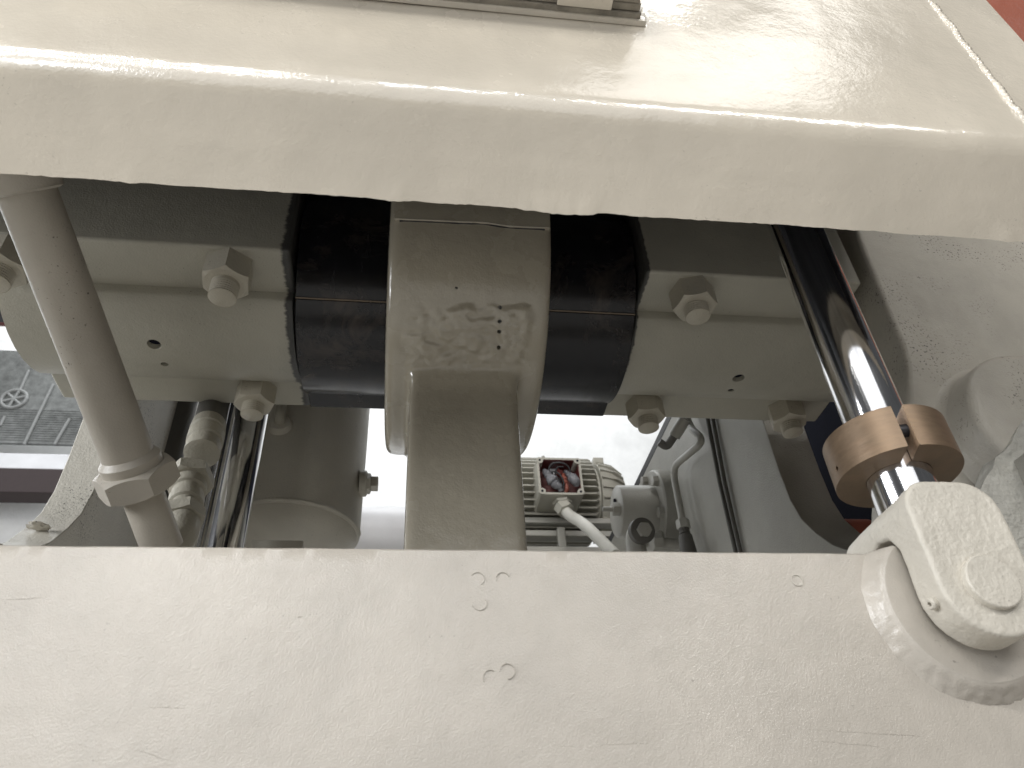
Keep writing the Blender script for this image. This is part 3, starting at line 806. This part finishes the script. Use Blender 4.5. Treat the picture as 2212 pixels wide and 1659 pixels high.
# ------------------------------------------------------------------ tubes on the right frame
FX = 0.588
tA = thing('bent_tube', 'grey bent oil tube with a threaded fitting on the right frame', 'tube', P(1472, 1190, X=FX - 0.02))
pa = [P(1478, 880, X=FX - 0.01), P(1490, 922, X=FX - 0.01), P(1522, 952, X=FX - 0.012), P(1452, 1010, X=FX - 0.02), P(1476, 1135, X=FX - 0.02)]
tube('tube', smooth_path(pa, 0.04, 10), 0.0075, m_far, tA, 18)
dt = (pa[-1] - pa[-2]).normalized()
hexnut('tube_nut', pa[-1] - dt * 0.012, dt, 0.0125, 0.02, m_far, tA, True)
lathe('threaded_end', pa[-1] + dt * 0.006, pa[-1] + dt, [(0, 0.011), (0.006, 0.011), (0.007, 0.0095), (0.009, 0.0095), (0.010, 0.0115), (0.013, 0.0115), (0.014, 0.0095), (0.016, 0.0095), (0.018, 0.014), (0.05, 0.017), (0.09, 0.017)], m_hose, tA, 24)
q = P(1436, 1172, X=FX - 0.03)
hexnut('swivel_nut', q + Vector((-0.03, 0, 0)), (1, 0, 0.1), 0.017, 0.022, m_far, tA, True)
tube('swivel_arm', [q + Vector((-0.015, 0, 0.0)), q + Vector((0.035, 0, -0.005))], 0.012, m_far, tA, 18)
hexnut('swivel_bolt', q + Vector((-0.01, 0, 0.0)), (0, 0, 1), 0.010, 0.024, m_far, tA)
tS = thing('hose_end', 'short angled hose end poking out above the bent tube', 'hose fitting', P(1430, 965, X=FX - 0.05))
pe = [P(1480, 905, X=FX - 0.03), P(1458, 940, X=FX - 0.05), P(1440, 966, X=FX - 0.06), P(1424, 955, X=FX - 0.075)]
tube('elbow', smooth_path(pe, 0.03, 8), 0.0085, m_hose, tS, 18)
tube('sleeve', [pe[0], P(1456, 943, X=FX - 0.05)], 0.0125, m_far, tS, 20)
for (dx, lb_) in ((0, 'left of two thin black cables clipped down the right frame'), (11, 'right of two thin black cables clipped down the right frame')):
    c1, c2 = P(1527 + dx, 895, X=FX + 0.006), P(1591 + dx * 0.9, 1200, X=FX + 0.006)
    ym = (c1.y + c2.y) / 2
    o = tube('cable', [(FX + 0.004, c1.y, c1.z + 0.05), c1, c1.lerp(c2, 0.5) + Vector((-0.002, 0.002, 0)), c2, c2 + (c2 - c1) * 0.1], 0.0042, m_hose, None, 12)
    tag(o, lb_, 'cable')

# ------------------------------------------------------------------ flanged pot on the right frame
pc = P(1425, 1106, X=0.585)
pe_ = P(1327, 1108, Y=pc.y).x
fp = thing('flanged_housing', 'grey cylindrical housing with bolted flange on the right frame', 'housing', tuple(pc))
FRad = 0.098
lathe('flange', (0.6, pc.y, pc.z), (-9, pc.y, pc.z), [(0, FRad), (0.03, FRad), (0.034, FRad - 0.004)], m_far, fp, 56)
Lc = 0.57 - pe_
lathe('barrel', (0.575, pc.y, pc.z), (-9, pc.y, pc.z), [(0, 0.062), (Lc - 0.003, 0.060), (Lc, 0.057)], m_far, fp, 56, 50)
for a in (30, 90, 150, 210, 270, 330):
    yy, zz = pc.y + 0.082 * math.cos(R(a)), pc.z + 0.082 * math.sin(R(a))
    hexnut('flange_bolt', (0.568, yy, zz), (-1, 0, 0), 0.0115, 0.014, m_far, fp, False, R(a))
zs = pe_ + 0.003
hexnut('cap_nut', (zs + 0.004, pc.y - 0.030, pc.z - 0.012), (-1, 0, 0), 0.0125, 0.020, m_far, fp, True)
lathe('cap_stud', (zs, pc.y - 0.030, pc.z - 0.012), (-9, pc.y - 0.030, pc.z - 0.012), [(0, 0.006), (0.036, 0.006), (0.039, 0.004)], m_far, fp, 16)
lathe('vent_hole_shade', (zs + 0.001, pc.y - 0.012, pc.z + 0.022), (-9, pc.y - 0.012, pc.z + 0.022), [(0, 0.0042), (0.0045, 0.0042)], m_void, fp, 14)  # solid near-black stub paints the shade of a vent hole
# plugged elbow in front of the pot
ep = thing('plugged_elbow', 'dark plugged pipe elbow below the flanged housing', 'pipe elbow', P(1385, 1190, Y=1.28))
e1, e2, e3 = P(1372, 1200, Y=1.28), P(1372, 1155, Y=1.28), P(1388, 1146, Y=1.245)
tube('elbow', smooth_path([e1 + Vector((0, 0, -0.05)), e2, e3], 0.025, 8), 0.019, m_far, ep, 24)
de = (e3 - e2).normalized()
lathe('socket', e3 - de * 0.012, e3 + de, [(0, 0.024), (0.014, 0.024), (0.016, 0.020)], m_hose, ep, 28)
hexnut('plug', e3, de, 0.012, 0.014, m_far, ep, True)

# ------------------------------------------------------------------ electric motor far behind
MY = 2.25; mc = P(1235, 1085, Y=MY)
MR = 0.135
x_l, x_r = P(1040, 1060, Y=MY - 0.1).x, P(1296, 1060, Y=MY - 0.1).x
x_e = P(1345, 1060, Y=MY - 0.05).x
mo = thing('electric_motor', 'cream finned electric motor with open terminal box behind the connecting rod', 'motor', (mc.x, MY, mc.z - MR))
lathe('stator', (x_l, MY, mc.z), (9, MY, mc.z), [(0, MR - 0.02), (x_r - x_l, MR - 0.02)], m_motor, mo, 64)
fin_v, fin_f = box_data((0, -0.0022, MR - 0.03), (1, 0.0022, MR + 0.012))
for k in range(40):
    a = 9 * k
    ca, sa = math.cos(R(a)), math.sin(R(a))
    v = []
    for (x, t_, r_) in fin_v:
        xx = x_l + (x_r - x_l - (0.022 if r_ > MR else 0)) * x
        v.append((xx, MY + r_ * ca - t_ * sa, mc.z + r_ * sa + t_ * ca))
    mesh_obj('fin', v, fin_f, m_motor, mo, 0)
lathe('end_shield', (x_r + 0.002, MY, mc.z), (9, MY, mc.z), [(0, MR - 0.005), (0.02, MR - 0.006), (0.04, MR - 0.012), (x_e - x_r - 0.004, MR - 0.04), (x_e - x_r, MR - 0.055)], m_motor, mo, 56)
for k in range(24):
    a = 15 * k + 6
    ca, sa = math.cos(R(a)), math.sin(R(a)); v = []
    w0 = x_e - x_r
    pr = [(0.004, MR - 0.02), (0.004, MR + 0.004), (w0 * 0.62, MR - 0.008), (w0 * 0.94, MR - 0.03), (w0 * 0.94, MR - 0.06)]
    for s in (-0.003, 0.003):
        for (x, r_) in pr: v.append((x_r + x, MY + r_ * ca - s * sa, mc.z + r_ * sa + s * ca))
    n = len(pr)
    mesh_obj('shield_fin', v, [tuple(range(n)), tuple(range(2 * n - 1, n - 1, -1))] + [(i, (i + 1) % n, n + (i + 1) % n, n + i) for i in range(n)], m_motor, mo, 0)
lug_p = Vector((x_r + 0.012, MY - 0.03, mc.z + MR + 0.002))
box('shield_lug', lug_p - Vector((0.006, 0.02, 0.01)), lug_p + Vector((0.03, 0.02, 0.014)), m_motor, mo, 0.003)
eb = P(1173, 985, Y=MY)
lathe('lifting_eye', (eb.x, MY, mc.z + MR - 0.01), (eb.x, MY, 9), [(0, 0.008), (0.04, 0.008), (0.055, 0.006)], m_far, mo, 16)
# terminal box: a hollow tray open towards the front
ty0 = MY - MR - 0.075
tl, tr_ = P(1156, 990, Y=ty0), P(1262, 1066, Y=ty0)
bx0, bx1, bz0, bz1 = tl.x + 0.004, tr_.x, tr_.z - 0.005, tl.z + 0.004
tb = prism('terminal_box', [(bx0, bz0 + 0.006), (bx0 + 0.006, bz0), (bx1 - 0.006, bz0), (bx1, bz0 + 0.006), (bx1, bz1 - 0.006), (bx1 - 0.006, bz1), (bx0 + 0.006, bz1), (bx0, bz1 - 0.006)], 1, ty0, MY - MR + 0.04, m_motor, mo, 0)
v, f = box_data((bx0 + 0.007, ty0 - 0.02, bz0 + 0.007), (bx1 - 0.007, ty0 + 0.062, bz1 - 0.007))
tool = mesh_obj('tool', v, f, m_wred, None, 0)
cut(tb, [tool], 30)
box('tray_lining', (bx0 + 0.0072, ty0 + 0.058, bz0 + 0.0072), (bx1 - 0.0072, ty0 + 0.0618, bz1 - 0.0072), m_wred, tb, 0)
for (lo, hi) in (((bx0 + 0.0072, ty0 + 0.003, bz1 - 0.0085), (bx1 - 0.0072, ty0 + 0.058, bz1 - 0.0072)), ((bx0 + 0.0072, ty0 + 0.003, bz0 + 0.0072), (bx0 + 0.0085, ty0 + 0.058, bz1 - 0.009)), ((bx1 - 0.0085, ty0 + 0.003, bz0 + 0.0072), (bx1 - 0.0072, ty0 + 0.058, bz1 - 0.009))):
    box('tray_lining', lo, hi, m_wred, tb, 0)
bw, bh = bx1 - bx0, bz1 - bz0
for (u, t_) in ((0.07, 0.08), (0.93, 0.08), (0.07, 0.92), (0.93, 0.92)):
    cxx, czz = bx0 + bw * u, bz0 + bh * t_
    lathe('screw_boss', (cxx, ty0 + 0.05, czz), (cxx, -9, czz), [(0, 0.011), (0.0515, 0.011)], m_motor, tb, 18)
    lathe('screw_hole_shade', (cxx, ty0 + 0.03, czz), (cxx, -9, czz), [(0, 0.004), (0.0325, 0.004)], m_void, tb, 12)  # near-black stub, the screw hole's shade put in as colour
box('data_tag', (bx0 + bw * 0.36, ty0 + 0.050, bz1 - 0.03), (bx0 + bw * 0.55, ty0 + 0.054, bz1 - 0.0095), m_whitemetal, tb, 0)
def bp(u, t_, d): return Vector((bx0 + bw * u, ty0 + d, bz0 + bh * t_))
for (pts, rads, mt, nm) in [
    ([bp(.2, .78, .03), bp(.2, .6, .01), bp(.3, .4, 0), bp(.42, .25, .0), bp(.5, .12, .01)], [.008, .012, .017, .016, .006], m_tape, 'taped_joint'),
    ([bp(.68, .75, .03), bp(.74, .55, .01), bp(.82, .4, .0), bp(.86, .25, .01)], [.008, .013, .018, .01], m_tape, 'taped_joint'),
    ([bp(.6, .65, .02), bp(.62, .45, .015), bp(.64, .3, .01), bp(.62, .12, .02)], [.006, .009, .009, .007], m_worange, 'lead'),
    ([bp(.4, .6, .03), bp(.5, .45, .03), bp(.55, .3, .03)], [.010, .014, .010], m_rubber, 'lead'),
    ([bp(.5, .85, .03), bp(.55, .7, .025), bp(.5, .55, .02)], [.006, .009, .006], m_wred, 'lead')]:
    fp_, fr_ = [], []
    for i in range(len(pts) - 1):
        for j in range(7):
            t_ = j / 7; q = pts[i].lerp(pts[i + 1], t_)
            fp_.append(q + 0.004 * noise.noise_vector(q * 90)); fr_.append((rads[i] * (1 - t_) + rads[i + 1] * t_) * (0.85 + 0.45 * noise.noise(q * 130)))
    tube(nm, fp_, fr_, mt, tb, 14, 40)
for (pts) in ([bp(.22, .55, .0), bp(.3, .8, -.004), bp(.5, .85, -.006), bp(.7, .8, -.002), bp(.78, .6, .01)], [bp(.25, .62, .005), bp(.45, .6, -.004), bp(.58, .35, -.002), bp(.55, .1, .01)], [bp(.4, .55, .01), bp(.45, .75, 0), bp(.6, .75, .0)], [bp(.2, .5, .01), bp(.28, .66, 0), bp(.4, .45, .0), bp(.52, .2, .004)]):
    tube('wire', smooth_path(pts, 0.03, 6), 0.0028, m_rubber, tb, 8)
gx = bx0 + bw * 0.56
gy = ty0 + 0.04
hexnut('gland_nut', (gx, gy, bz0 + 0.002), (0, 0, -1), 0.027, 0.014, m_motor, tb, True)
lathe('gland_thread', (gx, gy, bz0 - 0.010), (gx, gy, -9), [(0, 0.023), (0.004, 0.023), (0.005, 0.020), (0.007, 0.020), (0.008, 0.023), (0.011, 0.023), (0.012, 0.020), (0.018, 0.020)], m_motor, tb, 28)
cd = thing('conduit', 'pale flexible conduit curving down from the motor terminal box', 'conduit', P(1320, 1190, Y=1.75))
k0 = Vector((gx, gy, bz0 - 0.026)); k3 = P(1330, 1200, Y=1.85)
hexnut('gland_cap', k0 + Vector((-0.004, 0, 0.012)), (0.35, -0.25, -0.8), 0.025, 0.030, m_motor, cd, True)
kp = [k0, k0 + Vector((0.012, -0.02, -0.035)), k0.lerp(k3, 0.45) + Vector((0.0, 0, 0.012)), k3]
kk = []
for i in range(len(kp) - 1):
    for j in range(24):
        kk.append(kp[i].lerp(kp[i + 1], j / 24))
kk = smooth_path([kp[0], kp[1], kp[2], k3], 0.12, 30)
seglen = 0.0; fine = []
for a, b in zip(kk, kk[1:]):
    nn = max(1, int((b - a).length / 0.0016))
    fine += [a.lerp(b, i / nn) for i in range(nn)]
tube('sleeve', fine, [0.0165 + 0.0007 * math.sin(i * 1.6) for i in range(len(fine))], m_conduit, cd, 20, 60)
# rails under the motor
z1 = P(1200, 1122, Y=2.16).z; z2 = P(1200, 1150, Y=2.14).z; z3 = P(1200, 1172, Y=2.1).z
o = box('base_rail', (x_l, 2.16, z1 - 0.012), (x_r + 0.25, 2.20, z1 + 0.008), m_far, None, 0.003)
tag(o, 'upper horizontal rail right under the finned motor', 'rail')
o = box('base_rail', (x_l, 2.14, z2 - 0.012), (x_r + 0.25, 2.18, z2 + 0.008), m_far, None, 0.003)
tag(o, 'middle horizontal rail below the finned motor', 'rail')
bk = thing('base_plate', 'grey base plate with a rib below the motor rails', 'base plate', (mc.x, 1.92, z3 - 0.03))
box('plate', (x_l, 2.10, z3 - 0.05), (x_r + 0.3, 2.5, z3 - 0.012), m_far, bk, 0.004)
rb = P(1214, 1168, Y=2.12)
box('rib', (rb.x - 0.012, 2.115, z3 - 0.012), (rb.x + 0.012, 2.135, z2 + 0.006), m_far, bk, 0.002)
# pale cylinder lying behind the tank
pcz = P(815, 1072, Y=2.2)
o = lathe('air_receiver', (pcz.x - 0.35, 2.3, pcz.z - 0.135), (9, 2.3, pcz.z - 0.135), [(0, 0.10), (0.02, 0.135), (0.62, 0.135), (0.66, 0.11), (0.68, 0.05)], m_whitemetal, None, 64, 50)
tag(o, 'pale lavender grey cylinder lying behind the tank and connecting rod', 'air receiver')

# ------------------------------------------------------------------ casting at the far right, behind the clevis
CY = 0.636
edge = [(1835, 440), (1860, 525), (1890, 600), (1925, 690), (1948, 740), (1961, 790), (1964, 860), (1958, 930), (1950, 1010), (1945, 1200)]
pp = [P(*e, Y=CY) for e in edge]
prof = [(p.x, p.z) for p in pp] + [(1.35, pp[-1].z), (1.35, pp[0].z)]
rc = thing('side_casting', 'smudged beige casting with curved edge and round boss at the right edge', 'casting', (0.9, CY, 0.3))
prism('web', prof, 1, CY, CY + 0.07, m_right, rc, 0.006, 40)
bc = P(2235, 960, Y=CY)
br = abs(P(2040, 925, Y=CY).x - bc.x)
lathe('boss', (bc.x, CY + 0.03, bc.z), (bc.x, -9, bc.z), [(0, br + 0.010), (0.030, br + 0.010), (0.033, br + 0.004), (0.042, br), (0.066, br - 0.003), (0.071, br - 0.007), (0.073, br - 0.016)], m_right, rc, 96, 60)
# crusted lump beside the clevis
rk = thing('crusted_bracket', 'grey crusted rough bracket between clevis and right picture edge', 'bracket', (0.56, 0.66, 0.3))
bm = bmesh.new(); bmesh.ops.create_cube(bm, size=1); bmesh.ops.subdivide_edges(bm, edges=bm.edges, cuts=24, use_grid_fill=True)
k1, k2 = P(2105, 1090, Y=0.588), P(2212, 985, Y=0.588)
for vv in bm.verts:
    c_ = vv.co
    x = k1.x + (c_.x + 0.5) * 0.26; y = 0.588 + (c_.y + 0.5) * 0.04; z = 0.10 + (c_.z + 0.5) * (k1.z - 0.10 + (c_.x + 0.5) * 0.26 * 1.0)
    q = Vector((x, y, z))
    vv.co = q + 0.006 * noise.noise_vector(q * 22) + 0.003 * noise.noise_vector(q * 70)
me = bpy.data.meshes.new('lump'); bm.to_mesh(me); bm.free()
link('lump', me, m_rock, rk, 60)

# red column of the next machine, at the right
rcol = thing('red_column', 'red oxide painted column at the top right corner', 'column', (1.1, 0.2, -1.2))
box('column', (1.16, 0.55, -1.2), (1.5, 0.74, 2.6), m_red, rcol, 0.01)

# ------------------------------------------------------------------ left background: window and sill
WY = 3.9
wv = thing('window', 'dull ribbed window pane with pale wheel marking at the left edge', 'window', tuple(P(60, 960, Y=WY)))
a0, a1 = P(-160, 750, Y=WY), P(230, 962, Y=WY)
pane = box('pane', (a0.x, WY, a1.z), (a1.x, WY + 0.02, a0.z), m_glass, wv, 0)
ce = P(30, 862, Y=WY - 0.004)
rw = (P(58, 862, Y=WY).x - ce.x)
tube('wheel_mark', [(ce.x + rw * math.cos(R(a)), WY - 0.004, ce.z + rw * 0.95 * math.sin(R(a))) for a in range(0, 361, 12)], 0.011, m_etch, pane, 8)
for a in (20, 80, 140):
    d = Vector((math.cos(R(a)), 0, math.sin(R(a)))) * rw
    tube('wheel_spoke', [ce - d, ce + d], 0.009, m_etch, pane, 8)
for (p, q) in [((62, 800), (40, 850)), ((115, 830), (52, 960)), ((150, 905), (118, 960)), ((10, 900), (0, 920))]:
    tube('pane_line', [P(*p, Y=WY - 0.004), P(*q, Y=WY - 0.004)], 0.009, m_etch, pane, 8)
for i in range(14):
    z = a1.z + 0.02 + 0.016 * i
    box('pane_rib', (a0.x, WY - 0.003, z), (a1.x, WY + 0.001, z + 0.007), m_glass, pane, 0)
s0, s1 = P(-160, 966, Y=WY - 0.05), P(230, 1008, Y=WY - 0.05)
box('sill', (s0.x, WY - 0.012, s1.z), (s1.x, WY + 0.1, s0.z), m_whitemetal, wv, 0.004)
s2 = P(100, 1050, Y=WY - 0.09)
box('sill_rail', (s0.x, WY - 0.02, s2.z), (s1.x, WY + 0.1, s1.z - 0.004), plain('dark_brown_rail', (0.035, 0.022, 0.022), 0.7), wv, 0.004)
rp = P(4, 695, Y=3.95)
o = tube('red_pipe', [(rp.x - 2.0, 3.95, rp.z), (rp.x + 0.25, 3.95, rp.z)], 0.03, m_maroon, None, 16)
tag(o, 'dull red pipe on the white wall at the left edge above the window', 'pipe')
